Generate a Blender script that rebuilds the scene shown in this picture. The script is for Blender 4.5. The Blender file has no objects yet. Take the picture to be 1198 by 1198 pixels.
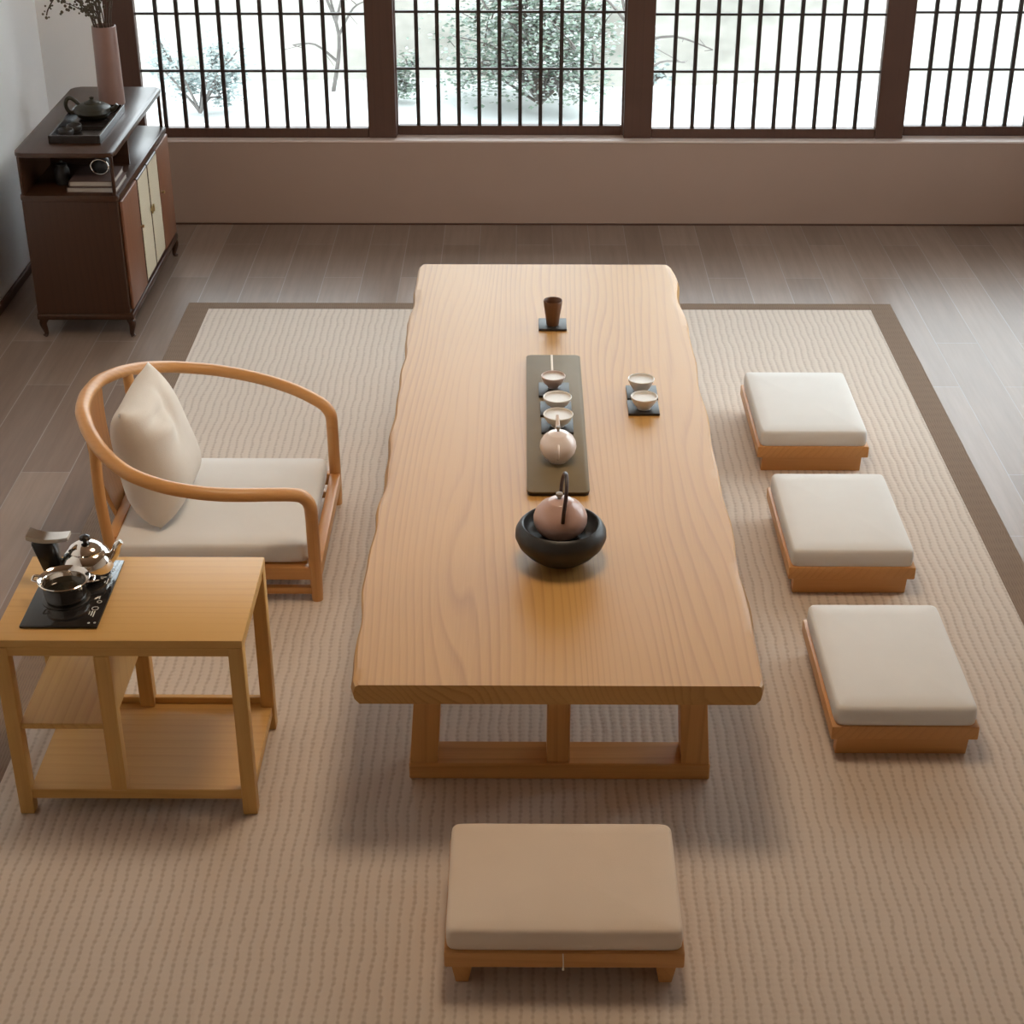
import bpy, bmesh, math, random
from mathutils import Vector, Matrix
random.seed(7)
PI = math.pi
scene = bpy.context.scene
COL = scene.collection

# ------------------------------------------------------------------ materials
def newmat(name):
    m = bpy.data.materials.new(name); m.use_nodes = True
    nt = m.node_tree
    for n in list(nt.nodes): nt.nodes.remove(n)
    out = nt.nodes.new('ShaderNodeOutputMaterial')
    b = nt.nodes.new('ShaderNodeBsdfPrincipled')
    nt.links.new(b.outputs[0], out.inputs[0])
    return m, nt, b, out

def N(nt, typ, **kw):
    n = nt.nodes.new(typ)
    for k, v in kw.items():
        if k.startswith('i_'):
            n.inputs[int(k[2:])].default_value = v
        else:
            setattr(n, k, v)
    return n

def math_node(nt, op, a, b=None, c=None):
    n = nt.nodes.new('ShaderNodeMath'); n.operation = op
    for i, x in enumerate((a, b, c)):
        if x is None: continue
        if isinstance(x, (int, float)): n.inputs[i].default_value = x
        else: nt.links.new(x, n.inputs[i])
    return n.outputs[0]

def ramp(nt, fac, stops):
    r = nt.nodes.new('ShaderNodeValToRGB')
    els = r.color_ramp.elements
    while len(els) < len(stops): els.new(0.5)
    for e, (p, c) in zip(els, stops):
        e.position = p
        e.color = (c[0], c[1], c[2], 1) if len(c) == 3 else c
    nt.links.new(fac, r.inputs[0])
    return r.outputs[0]

def mixc(nt, fac, a, b, mode='MIX'):
    n = nt.nodes.new('ShaderNodeMix'); n.data_type = 'RGBA'; n.blend_type = mode
    for sock, x in ((n.inputs[0], fac), (n.inputs[6], a), (n.inputs[7], b)):
        if isinstance(x, (int, float)): sock.default_value = x
        elif isinstance(x, tuple): sock.default_value = (x[0], x[1], x[2], 1)
        else: nt.links.new(x, sock)
    return n.outputs[2]

def objcoord(nt, scale=(1, 1, 1), loc=(0, 0, 0)):
    tc = nt.nodes.new('ShaderNodeTexCoord')
    mp = nt.nodes.new('ShaderNodeMapping')
    mp.inputs['Scale'].default_value = scale
    mp.inputs['Location'].default_value = loc
    nt.links.new(tc.outputs['Object'], mp.inputs[0])
    return mp.outputs[0]

def noise(nt, vec, scale, detail=3, rough=.55):
    n = nt.nodes.new('ShaderNodeTexNoise')
    n.inputs['Scale'].default_value = scale
    n.inputs['Detail'].default_value = detail
    n.inputs['Roughness'].default_value = rough
    nt.links.new(vec, n.inputs['Vector'])
    return n.outputs[0]

def bump(nt, b, h, strength, dist):
    n = nt.nodes.new('ShaderNodeBump')
    n.inputs['Strength'].default_value = strength
    n.inputs['Distance'].default_value = dist
    nt.links.new(h, n.inputs['Height'])
    nt.links.new(n.outputs[0], b.inputs['Normal'])

def simple(name, col, rough=.5, metal=0, spec=.5, var=.06, vscale=8, bmp=0, bscale=200, coat=0):
    m, nt, b, o = newmat(name)
    v = objcoord(nt)
    f = noise(nt, v, vscale, 4)
    lo = tuple(max(0, c*(1-var)) for c in col); hi = tuple(min(1, c*(1+var)) for c in col)
    nt.links.new(ramp(nt, f, [(.3, lo), (.7, hi)]), b.inputs['Base Color'])
    b.inputs['Roughness'].default_value = rough
    b.inputs['Metallic'].default_value = metal
    b.inputs['Specular IOR Level'].default_value = spec
    b.inputs['Coat Weight'].default_value = coat
    if bmp: bump(nt, b, noise(nt, v, bscale, 2), bmp, .002)
    return m

def wood(name, light, dark, axis='y', rough=.4, period=.03, wobble=.25, line=.55, spec=.5, coat=0, fine=.5):
    m, nt, b, o = newmat(name)
    st = {'x': (.12, 1, 1), 'y': (1, .12, 1), 'z': (1, 1, .12)}[axis]
    v = objcoord(nt, st)
    n1 = noise(nt, v, 3.2, 2, .45)
    sep = nt.nodes.new('ShaderNodeSeparateXYZ'); nt.links.new(v, sep.inputs[0])
    ax = {'x': 1, 'y': 0, 'z': 0}[axis]
    p = math_node(nt, 'MULTIPLY_ADD', n1, wobble, sep.outputs[ax])
    p = math_node(nt, 'MULTIPLY_ADD', sep.outputs[2 if axis != 'z' else 1], .8, p)
    fr = math_node(nt, 'FRACT', math_node(nt, 'MULTIPLY', p, 1/period))
    ring = ramp(nt, fr, [(0, (0, 0, 0)), (.55, (.25,)*3), (.86, (1, 1, 1)), (1, (0, 0, 0))])
    st2 = {'x': (.02, 1, 1), 'y': (1, .02, 1), 'z': (1, 1, .02)}[axis]
    fn = noise(nt, objcoord(nt, st2), 260, 3, .6)
    big = noise(nt, objcoord(nt, st, (3, 5, 2)), 2.5, 2)
    msk = math_node(nt, 'MULTIPLY_ADD', noise(nt, objcoord(nt, st, (1, 2, 7)), 5, 2), 1.8, -.35)
    fac = math_node(nt, 'MULTIPLY', math_node(nt, 'MULTIPLY', ring, msk), line)
    fac = math_node(nt, 'MULTIPLY_ADD', math_node(nt, 'SUBTRACT', fn, .5), fine, fac)
    fac = math_node(nt, 'MULTIPLY_ADD', math_node(nt, 'SUBTRACT', big, .5), .55, fac)
    c = nt.nodes.new('ShaderNodeClamp'); nt.links.new(fac, c.inputs[0])
    nt.links.new(mixc(nt, c.outputs[0], light, dark), b.inputs['Base Color'])
    b.inputs['Roughness'].default_value = rough
    b.inputs['Specular IOR Level'].default_value = spec
    b.inputs['Coat Weight'].default_value = coat
    b.inputs['Coat Roughness'].default_value = .25
    bump(nt, b, fn, .08, .001)
    return m

TL, TD = (.50, .265, .075), (.30, .125, .024)
M = {}
M['table'] = wood('table_wood', TL, TD, 'y', rough=.44, spec=.5, period=.019, wobble=.30, line=.62, fine=.45)
M['table_x'] = wood('table_wood_x', (.58, .29, .09), TD, 'x', rough=.45, period=.03, wobble=.2)
M['table_z'] = wood('table_wood_z', (.58, .29, .09), TD, 'z', rough=.45, period=.03, wobble=.2)
for ax in 'xyz':
    M['ash_'+ax] = wood('ash_wood_'+ax, (.60, .345, .108), (.43, .215, .055), ax, rough=.45, period=.026, wobble=.18, line=.4, spec=.32)
    M['oak_'+ax] = wood('honey_wood_'+ax, (.58, .285, .092), (.41, .175, .048), ax, rough=.4, period=.022, wobble=.14, line=.45)
    M['wal_'+ax] = wood('walnut_'+ax, (.052, .022, .011), (.024, .009, .0045), ax, spec=.35, rough=.3, period=.03, wobble=.2, line=.5)  # sideboard walnut, colour darkened for the shade on its near end
    M['frm_'+ax] = wood('frame_wood_'+ax, (.092, .041, .026), (.048, .02, .013), ax, rough=.5, period=.03, wobble=.1, line=.4)
M['wal_door'] = wood('walnut_door', (.20, .082, .042), (.11, .043, .021), 'z', rough=.35, period=.03, wobble=.2, line=.4)  # same walnut, coloured lighter and redder for the light falling on the doors
M['lattice'] = simple('lattice_wood', (.03, .018, .014), .55)
M['cushion'] = simple('ivory_cushion', (.71, .69, .66), .85, spec=.2, var=.03, vscale=5, bmp=.15, bscale=600)
M['cushion_tan'] = simple('beige_cushion', (.70, .585, .475), .85, spec=.2, var=.03, vscale=5, bmp=.15, bscale=600)
M['pillow'] = simple('linen_pillow', (.67, .605, .53), .9, spec=.15, var=.04, vscale=6, bmp=.2, bscale=500)
M['wall'] = simple('white_plaster', (.93, .925, .92), .9, spec=.2, var=.015, vscale=3, bmp=.05, bscale=120)
M['wall_pink'] = simple('rose_grey_plaster', (.40, .285, .23), .85, spec=.25, var=.02, vscale=3, bmp=.05, bscale=120)
M['front'] = simple('front_wall_plaster', (.55, .42, .30), .9, var=.02)
M['sill'] = simple('sill_plaster', (.74, .62, .57), .6, var=.02)
M['ceil'] = simple('ceiling_wood_paint', (.33, .22, .145), .9, spec=.2, var=.01)
M['black_clay'] = simple('black_clay', (.022, .02, .019), .42, var=.15, vscale=30, bmp=.1, bscale=150)
M['pink_clay'] = simple('pink_glaze', (.50, .32, .265), .3, var=.05, vscale=12, coat=.3)
M['white_clay'] = simple('pale_pink_glaze', (.80, .71, .67), .25, var=.03, vscale=12, coat=.4)
M['porcelain'] = simple('ivory_porcelain', (.72, .67, .60), .3, var=.02, vscale=20)
M['porcelain_p'] = simple('rose_porcelain', (.58, .46, .42), .32, var=.02, vscale=20)
M['porcelain_w'] = simple('white_porcelain', (.78, .75, .71), .3, var=.02, vscale=20)
M['tea'] = simple('pale_tea', (.62, .585, .54), .35, spec=.3, var=.02)
M['slate'] = simple('slate_tile', (.028, .024, .021), .42, spec=.35, var=.1)
M['tray'] = simple('olive_tray', (.175, .128, .066), .6, spec=.3, var=.08, vscale=6)
M['tray_edge'] = simple('tray_dark_edge', (.03, .017, .012), .5)
M['groove'] = simple('pale_groove', (.62, .5, .36), .4)
M['brown_cup'] = wood('walnut_cup', (.14, .06, .026), (.07, .03, .013), 'z', rough=.4, period=.01)
M['handle_dark'] = simple('dark_cane', (.03, .012, .01), .4)
M['knob_stone'] = simple('grey_knob', (.30, .26, .21), .4)
M['chrome'] = simple('chrome', (.78, .74, .69), .09, metal=1, var=.02)
M['black_plastic'] = simple('black_plastic', (.018, .016, .014), .25)
M['black_glass'] = simple('black_glass', (.012, .011, .011), .08, var=.05)
M['water'] = simple('dark_water', (.02, .018, .012), .03, var=.05)
M['marks'] = simple('white_print', (.7, .68, .62), .4)
M['vase'] = simple('rose_brown_ceramic', (.25, .145, .115), .4, var=.05, vscale=10)
M['dry_stem'] = simple('dry_stem', (.07, .045, .03), .8, var=.2, vscale=40)
M['dry_bud'] = simple('dry_bud', (.085, .065, .04), .8, var=.3, vscale=60)
M['rattan'] = None
M['brass'] = simple('brass', (.62, .47, .25), .3, metal=1)
M['lacquer'] = simple('black_lacquer', (.02, .014, .012), .25, var=.1)
M['iron'] = simple('olive_iron', (.026, .022, .012), .4, spec=.35, var=.2, vscale=40)
M['paper'] = simple('page_paper', (.38, .34, .30), .8)
M['cover'] = simple('book_cover', (.10, .06, .05), .5)
M['cord'] = simple('ivory_cord', (.75, .68, .55), .7)
M['stone'] = simple('grey_pebble', (.04, .034, .03), .35, var=.2, vscale=30)
M['lamp'] = None

# rattan weave
m, nt, b, o = newmat('rattan_weave')
v = objcoord(nt)
ck = nt.nodes.new('ShaderNodeTexChecker'); ck.inputs['Scale'].default_value = 160
ck.inputs['Color1'].default_value = (.60, .52, .38, 1); ck.inputs['Color2'].default_value = (.50, .42, .29, 1)
nt.links.new(v, ck.inputs[0]); nt.links.new(ck.outputs[0], b.inputs['Base Color'])
b.inputs['Roughness'].default_value = .7
M['rattan'] = m

# floor planks (boards run towards the windows)
m, nt, b, o = newmat('taupe_floor_planks')
tc = nt.nodes.new('ShaderNodeTexCoord')
mp = nt.nodes.new('ShaderNodeMapping'); mp.inputs['Rotation'].default_value = (0, 0, PI/2)
mp.inputs['Location'].default_value = (.07, .02, 0)
nt.links.new(tc.outputs['Object'], mp.inputs[0])
br = nt.nodes.new('ShaderNodeTexBrick')
br.inputs['Scale'].default_value = 1
br.inputs['Brick Width'].default_value = 1.0; br.inputs['Row Height'].default_value = .147
br.inputs['Mortar Size'].default_value = .0016; br.inputs['Mortar Smooth'].default_value = .2
br.offset = .37; br.offset_frequency = 2
br.inputs['Color1'].default_value = (.215, .152, .118, 1); br.inputs['Color2'].default_value = (.30, .22, .175, 1)
br.inputs['Mortar'].default_value = (.33, .285, .255, 1)
nt.links.new(mp.outputs[0], br.inputs[0])
gr = noise(nt, objcoord(nt, (1, .06, 1)), 40, 4, .6)
gc = ramp(nt, gr, [(.3, (.86,)*3), (.7, (1.1,)*3)])
nt.links.new(mixc(nt, 1.0, br.outputs[0], gc, 'MULTIPLY'), b.inputs['Base Color'])
b.inputs['Roughness'].default_value = .3
b.inputs['Specular IOR Level'].default_value = .22
bump(nt, b, math_node(nt, 'MULTIPLY', br.outputs[1], -1), .25, .001)
M['floor'] = m

# rug
def rugmat(name, c1, c2, px, py, strength, sheen=.6):
    m, nt, b, o = newmat(name)
    v = objcoord(nt)
    n = noise(nt, v, 7, 3)
    n2 = noise(nt, v, 60, 2)
    sep = nt.nodes.new('ShaderNodeSeparateXYZ'); nt.links.new(v, sep.inputs[0])
    x = math_node(nt, 'MULTIPLY_ADD', n, .022, sep.outputs[0])
    x = math_node(nt, 'MULTIPLY_ADD', n2, .006, x)
    y = math_node(nt, 'MULTIPLY_ADD', n2, .006, sep.outputs[1])
    sx = math_node(nt, 'SINE', math_node(nt, 'MULTIPLY', x, 2*PI/px))
    sy = math_node(nt, 'SINE', math_node(nt, 'MULTIPLY', y, 2*PI/py))
    h = math_node(nt, 'MULTIPLY_ADD', sx, .35, .5)
    h = math_node(nt, 'MULTIPLY_ADD', sy, .07, h)
    h = math_node(nt, 'MULTIPLY_ADD', math_node(nt, 'SUBTRACT', n2, .5), .3, h)
    nt.links.new(ramp(nt, h, [(.08, c2), (.40, c1)]), b.inputs['Base Color'])
    b.inputs['Roughness'].default_value = .9
    b.inputs['Specular IOR Level'].default_value = .2
    b.inputs['Sheen Weight'].default_value = sheen
    b.inputs['Sheen Roughness'].default_value = .45
    bump(nt, b, h, strength, .006)
    return m
M['rug'] = rugmat('rug_ribbed_linen', (.585, .488, .40), (.43, .34, .265), .0235, .016, .2)
M['rug_border'] = rugmat('rug_brown_border', (.235, .165, .118), (.175, .12, .085), .007, .045, .12, 0)

# window glass: clear with a faint surface reflection
m, nt, b, o = newmat('window_glass')
nt.nodes.remove(b)
tr = nt.nodes.new('ShaderNodeBsdfTransparent'); tr.inputs[0].default_value = (.97, .985, .98, 1)
gl = nt.nodes.new('ShaderNodeBsdfGlossy'); gl.inputs['Roughness'].default_value = .03
fz = nt.nodes.new('ShaderNodeFresnel'); fz.inputs[0].default_value = 1.3
mx = nt.nodes.new('ShaderNodeMixShader')
nt.links.new(fz.outputs[0], mx.inputs[0]); nt.links.new(tr.outputs[0], mx.inputs[1]); nt.links.new(gl.outputs[0], mx.inputs[2])
nt.links.new(mx.outputs[0], o.inputs[0])
M['glass'] = m

def leafmat(name, a, b_):
    m, nt, b, o = newmat(name)
    nt.links.new(ramp(nt, noise(nt, objcoord(nt), 9, 3), [(.35, a), (.65, b_)]), b.inputs['Base Color'])
    b.inputs['Roughness'].default_value = .8
    return m
M['leaf'] = leafmat('shrub_leaf', (.17, .23, .18), (.36, .44, .37))
M['leaf_blue'] = leafmat('shrub_leaf_blue', (.34, .42, .42), (.54, .6, .59))
M['snow'] = simple('snow', (.62, .64, .64), .9, var=.08, vscale=1.5, spec=.1)
M['snow_leaf'] = simple('snow_on_leaves', (.45, .48, .47), .9, var=.1, vscale=8, spec=.1)
M['twig'] = simple('bare_twig', (.17, .155, .145), .9, var=.2, vscale=30)
m, nt, b, o = newmat('garden_plaster')
nt.links.new(ramp(nt, noise(nt, objcoord(nt, (1, 1, 1.6), (1.3, 0, 0)), 1.1, 4, .6), [(.36, (.36, .345, .31)), (.62, (.70, .675, .61))]), b.inputs['Base Color'])
b.inputs['Roughness'].default_value = .95
M['gwall'] = m

# ------------------------------------------------------------------ mesh helpers
def BM(): return bmesh.new()

def link(name, bm, mat, parent=None, smooth=35, origin=None):
    """origin: world point the mesh data is authored around (subtracted)."""
    if origin is not None: bmesh.ops.translate(bm, vec=-Vector(origin), verts=bm.verts)
    bmesh.ops.recalc_face_normals(bm, faces=bm.faces)
    me = bpy.data.meshes.new(name); bm.to_mesh(me); bm.free()
    mats = mat if isinstance(mat, (list, tuple)) else [mat]
    for mm in mats: me.materials.append(mm)
    if smooth:
        for p in me.polygons: p.use_smooth = True
        me.set_sharp_from_angle(angle=math.radians(smooth))
    ob = bpy.data.objects.new(name, me); COL.objects.link(ob)
    if parent: ob.parent = parent
    return ob

def box(bm, x0, x1, y0, y1, z0, z1, bev=0, seg=2, mat=0):
    t = bmesh.new()
    vs = [t.verts.new(p) for p in ((x0,y0,z0),(x1,y0,z0),(x1,y1,z0),(x0,y1,z0),(x0,y0,z1),(x1,y0,z1),(x1,y1,z1),(x0,y1,z1))]
    for f in ((0,3,2,1),(4,5,6,7),(0,1,5,4),(1,2,6,5),(2,3,7,6),(3,0,4,7)): t.faces.new([vs[i] for i in f])
    if bev: bmesh.ops.bevel(t, geom=list(t.edges), offset=bev, segments=seg, profile=.5, affect='EDGES')
    merge(bm, t, mat)
    return bm

def merge(bm, t, mat=0):
    mp = {v: bm.verts.new(v.co) for v in t.verts}
    for f in t.faces:
        try:
            nf = bm.faces.new([mp[v] for v in f.verts]); nf.material_index = mat
        except ValueError: pass
    t.free()

def hexa(bm, bot, top, bev=0):
    """prism from four bottom and four top points"""
    t = bmesh.new()
    vs = [t.verts.new(p) for p in list(bot)+list(top)]
    for f in ((0,3,2,1),(4,5,6,7),(0,1,5,4),(1,2,6,5),(2,3,7,6),(3,0,4,7)): t.faces.new([vs[i] for i in f])
    if bev: bmesh.ops.bevel(t, geom=list(t.edges), offset=bev, segments=2, profile=.5, affect='EDGES')
    merge(bm, t)

def prism(bm, outline, z0, z1, bev=0):
    t = bmesh.new()
    a = [t.verts.new((x, y, z0)) for x, y in outline]; b = [t.verts.new((x, y, z1)) for x, y in outline]
    n = len(a)
    t.faces.new(list(reversed(a))); t.faces.new(b)
    for i in range(n): t.faces.new((a[i], a[(i+1) % n], b[(i+1) % n], b[i]))
    if bev:
        es = [e for e in t.edges if abs(e.verts[0].co.z-e.verts[1].co.z) < 1e-6]
        bmesh.ops.bevel(t, geom=es, offset=bev, segments=2, profile=.5, affect='EDGES')
    merge(bm, t)

def lathe(bm, prof, c=(0, 0, 0), seg=40, sx=1, sy=1):
    rings = []
    for r, z in prof:
        if r < 1e-5: rings.append([bm.verts.new((c[0], c[1], c[2]+z))])
        else: rings.append([bm.verts.new((c[0]+r*sx*math.cos(2*PI*i/seg), c[1]+r*sy*math.sin(2*PI*i/seg), c[2]+z)) for i in range(seg)])
    for a, b in zip(rings[:-1], rings[1:]):
        for i in range(seg):
            j = (i+1) % seg
            if len(a) == 1 and len(b) == 1: continue
            if len(a) == 1: bm.faces.new((a[0], b[i], b[j]))
            elif len(b) == 1: bm.faces.new((a[i], a[j], b[0]))
            else: bm.faces.new((a[i], a[j], b[j], b[i]))
    return bm

def smooth_path(pts, n=8):
    pts = [Vector(p) for p in pts]; out = []
    for i in range(len(pts)-1):
        p0 = pts[max(i-1, 0)]; p1 = pts[i]; p2 = pts[i+1]; p3 = pts[min(i+2, len(pts)-1)]
        for k in range(n):
            t = k/n
            out.append(.5*((2*p1)+(p2-p0)*t+(2*p0-5*p1+4*p2-p3)*t*t+(3*p1-p0-3*p2+p3)*t**3))
    out.append(pts[-1]); return out

def tube(bm, pts, rad, seg=10, flat=None):
    """sweep; rad number or per-point list; flat=(w,h) gives an elliptical section with w horizontal"""
    pts = [Vector(p) for p in pts]; n = len(pts)
    rads = rad if isinstance(rad, (list, tuple)) else [rad]*n
    rings = []; prev = None
    for i, p in enumerate(pts):
        t = (pts[min(i+1, n-1)]-pts[max(i-1, 0)]).normalized()
        up = Vector((0, 0, 1)) if prev is None else prev
        if prev is None and abs(t.z) > .95: up = Vector((1, 0, 0))
        s = t.cross(up)
        if s.length < 1e-4: s = t.cross(Vector((0, 1, 0)))
        s.normalize(); u = s.cross(t).normalized(); prev = u
        rw, rh = (rads[i]*flat[0], rads[i]*flat[1]) if flat else (rads[i], rads[i])
        rings.append([bm.verts.new(p+s*rw*math.cos(2*PI*k/seg)+u*rh*math.sin(2*PI*k/seg)) for k in range(seg)])
    for a, b in zip(rings[:-1], rings[1:]):
        for k in range(seg): bm.faces.new((a[k], a[(k+1) % seg], b[(k+1) % seg], b[k]))
    bm.faces.new(list(reversed(rings[0]))); bm.faces.new(rings[-1])
    return bm

def pad(bm, cx, cy, z0, lx, ly, h, crown=.006, nx=18, ny=18, rnd=.018):
    """upholstered pad: rounded box with slightly crowned top, piped-looking soft edges"""
    def sect(u, L):           # soft rounding near the edge
        return u
    top = {}; bot = {}
    def outline(t):           # superellipse outline, t in 0..1
        a = 2*PI*t; c, s = math.cos(a), math.sin(a); e = 2/26
        return (abs(c)**e*(1 if c > 0 else -1), abs(s)**e*(1 if s > 0 else -1))
    n = 96
    prof = [(1-rnd*.9, 0), (1-rnd*.25, h*.12), (1, h*.35), (1, h*.6), (1-rnd*.3, h*.84), (1-rnd, h*.95), (1-rnd*2.4, h)]
    rings = []
    mx = max(lx, ly)
    for k, z in prof:
        off = (1-k)*mx/2*1.0
        ring = []
        for i in range(n):
            ox, oy = outline((i+.5)/n)
            ring.append(bm.verts.new((cx+ox*(lx/2-off), cy+oy*(ly/2-off), z0+z)))
        rings.append(ring)
    for a, b in zip(rings[:-1], rings[1:]):
        for i in range(n): bm.faces.new((a[i], a[(i+1) % n], b[(i+1) % n], b[i]))
    last = rings[-1]
    for q in (.8, .5, .2):
        ring = [bm.verts.new((cx+(v.co.x-cx)*q, cy+(v.co.y-cy)*q, z0+h+crown*(1-q*q))) for v in rings[-1]]
        for i in range(n): bm.faces.new((last[i], last[(i+1) % n], ring[(i+1) % n], ring[i]))
        last = ring
    bm.faces.new(last); bm.faces.new(list(reversed(rings[0])))
    return bm

# ------------------------------------------------------------------ things
def thing(name, label, cat, loc=(0, 0, 0), rz=0, group=None):
    o = bpy.data.objects.new(name, None); COL.objects.link(o)
    o.empty_display_size = .1
    o.location = loc; o.rotation_euler = (0, 0, rz)
    return tag(o, label, cat, group)

def tag(o, label, cat, group=None):
    o['label'] = label; o['category'] = cat
    if group: o['group'] = group
    return o

def structure(o):
    o['kind'] = 'structure'; return o

def copy_tree(o, parent=None):
    c = o.copy(); COL.objects.link(c)
    if parent: c.parent = parent
    for ch in list(o.children): copy_tree(ch, c)
    return c

# ================================================================== ROOM
XL, XR, YF, YB, ZC = -1.9, 2.72, -1.6, 6.685, 2.75
structure(link('floor', box(BM(), XL-.2, XR+.2, YF-.2, YB+.25, -.08, 0), M['floor'], smooth=0))
structure(link('ceiling', box(BM(), XL-.2, XR+.2, YF-.2, YB+.25, ZC, ZC+.1), M['ceil'], smooth=0))
structure(link('wall_left', box(BM(), XL-.2, XL, YF-.2, YB+.25, 0, ZC), M['wall'], smooth=0))
structure(link('wall_front', box(BM(), XL, XR, YF-.2, YF, 0, ZC), M['front'], smooth=0))
bm = BM()
box(bm, XL, -1.645, YB, YB+.25, .354, ZC)            # white pier in the corner
box(bm, -1.645, XR, YB, YB+.25, 2.35, ZC)            # lintel
structure(link('wall_back', bm, M['wall'], smooth=0))
bm = BM(); box(bm, XL, XR, YB, YB+.25, 0, .346)
structure(link('wall_back_dado', bm, M['wall_pink'], smooth=0))
structure(link('trim_1', box(BM(), XL, XR, YB-.004, YB+.25, .346, .354, .002, 1), M['sill'], smooth=0))
bm = BM()
box(bm, XR, XR+.2, YF-.2, 4.345, 0, ZC); box(bm, XR, XR+.2, 6.44, YB+.25, 0, ZC)
box(bm, XR, XR+.2, 4.345, 6.44, 0, .354); box(bm, XR, XR+.2, 4.345, 6.44, 2.35, ZC)
structure(link('wall_right', bm, M['wall'], smooth=0))
structure(link('baseboard_left', box(BM(), XL, XL+.014, YF, YB, 0, .035, .003, 1), M['frm_y']))
structure(link('shadow_gap_back', box(BM(), XL+.014, XR, YB-.006, YB, 0, .006), M['frm_x'], smooth=0))  # thin dark strip standing in for the shadow line at the wall foot

# lattice windows: sliding panels in two tracks
def window(idx, gx0, gx1, y0, st_l, st_r, zb=.3925):
    z0, z1 = .354, 2.35
    bm = BM(); yc = y0+.02
    w = .034
    box(bm, gx0-st_l, gx0, y0, y0+.04, z0, z1, .003, 1)
    box(bm, gx1, gx1+st_r, y0, y0+.04, z0, z1, .003, 1)
    box(bm, gx0, gx1, y0+.002, y0+.038, z0, zb, .003, 1)
    box(bm, gx0, gx1, y0+.002, y0+.038, 2.28, z1, .003, 1)
    root = structure(link('window_%d' % idx, bm, M['frm_z'], origin=(0, 0, 0)))
    bm = BM()
    step = (gx1-gx0)/11
    for k in range(1, 11):
        x = gx0+k*step
        box(bm, x-.0075, x+.0075, y0+.010, y0+.026, zb, 2.28)
    z = zb+.229
    while z < 2.25:
        box(bm, gx0, gx1, y0+.012, y0+.024, z-.0045, z+.0045); z += .2245
    link('lattice', bm, M['lattice'], root, smooth=0)
    link('glass_pane', box(BM(), gx0, gx1, y0+.028, y0+.031, zb, 2.28), M['glass'], root, smooth=0)
    return root
YA, YR = 6.72, 6.762
window(1, -1.526, -.621, YA, .119, .113)
window(2, -.503, .4075, YR, .115, .115)
window(3, .527, 1.434, YA, .113, .113)
window(4, 1.557, 2.465, YR, .115, .115)
for i in range(2):                                   # the glazed side wall, out of frame
    w = window(5+i, -.453, .453, 0, .07, .07)
    w.rotation_euler = (0, 0, -PI/2)
    w.location = (XR+.03, 4.87+i*1.046, 0)

# ================================================================== GARDEN
def terrain():
    bm = BM(); nx, ny = 40, 44; x0, x1, y0, y1 = -9, 11, 6.94, 22
    g = [[None]*(ny+1) for _ in range(nx+1)]
    for i in range(nx+1):
        for j in range(ny+1):
            x = x0+(x1-x0)*i/nx; y = y0+(y1-y0)*j/ny
            z = -.16+.015*math.sin(x*1.7+y)+.012*math.sin(x*3.1-y*2.3)
            if 8.9 < y < 9.7 and x < .5: z += .05*math.sin((y-8.9)/.8*PI)*(.6+.4*math.sin(x*2.1))
            g[i][j] = bm.verts.new((x, y, z))
    for i in range(nx):
        for j in range(ny): bm.faces.new((g[i][j], g[i+1][j], g[i+1][j+1], g[i][j+1]))
    return bm
structure(link('ground_snow', terrain(), M['snow'], smooth=60))
bm = BM(); box(bm, -9, 11, 9.62, 9.76, -.25, .85, .01, 1)
structure(link('wall_garden', bm, M['gwall'], smooth=0))

def leaf(bm, c, s, mat=0):
    q = Matrix.Rotation(random.uniform(0, 2*PI), 3, 'Z') @ Matrix.Rotation(random.uniform(-1.2, 1.2), 3, 'X')
    p = [Vector((-.5, 0, 0)), Vector((0, -.3, .06)), Vector((.5, 0, 0)), Vector((0, .3, .06))]
    vs = [bm.verts.new(Vector(c)+q @ (v*s)) for v in p]
    f = bm.faces.new(vs); f.material_index = mat

def shrub(label, x, y, z, w, h, n, lm, size=.05, seed=1, group=None, ratio=.5):
    random.seed(seed)
    root = thing('garden_shrub', label, 'shrub', (x, y, z), 0, group)
    bs = BM(); bl = BM(); bn = BM()
    ends = []
    for k in range(max(7, n//160)):
        a = random.uniform(0, 2*PI); r = random.uniform(.15, 1)
        e = Vector((math.cos(a)*w*r, math.sin(a)*w*.6*r, h*random.uniform(.12, 1)*(1-.35*r*r)))
        mid = e*.5+Vector((random.uniform(-.1, .1)*w, random.uniform(-.1, .1)*w, .12*h))
        pts = smooth_path([(0, 0, 0), mid, e], 4)
        tube(bs, pts, [.007*(1-i/len(pts))+.002 for i in range(len(pts))], 5)
        for t in range(3):
            q = mid.lerp(e, random.random())
            e2 = q+Vector((random.uniform(-.3, .3)*w, random.uniform(-.2, .2)*w, random.uniform(-.05, .25)*h))
            tube(bs, [q, q.lerp(e2, .5)+Vector((0, 0, .02)), e2], [.006, .004, .002], 4)
            ends.append(e2)
        ends.append(e); ends.append(mid.lerp(e, .6))
    for k in range(n):
        c = random.choice(ends)+Vector((random.gauss(0, .13*w), random.gauss(0, .1*w), random.gauss(0, .1*h)))
        if c.z < .02: continue
        leaf(bl, c, size*random.uniform(.6, 1.3))
        if random.random() < ratio: leaf(bn, c+Vector((0, -.01, .02)), size*random.uniform(.5, 1.1))
    link('stems', bs, M['twig'], root); 
    link('foliage', bl, lm, root, smooth=0)
    sc = link('snow_cover', bn, M['snow_leaf'], root, smooth=0); sc['kind'] = 'stuff'
    return root
GS = 'snowy shrubs outside the windows'
shrub('pale blue-green snowy shrub outside the first window, right beside the sideboard', -1.72, 8.9, -.14, .26, .42, 1500, M['leaf_blue'], .03, 3, GS)
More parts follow.
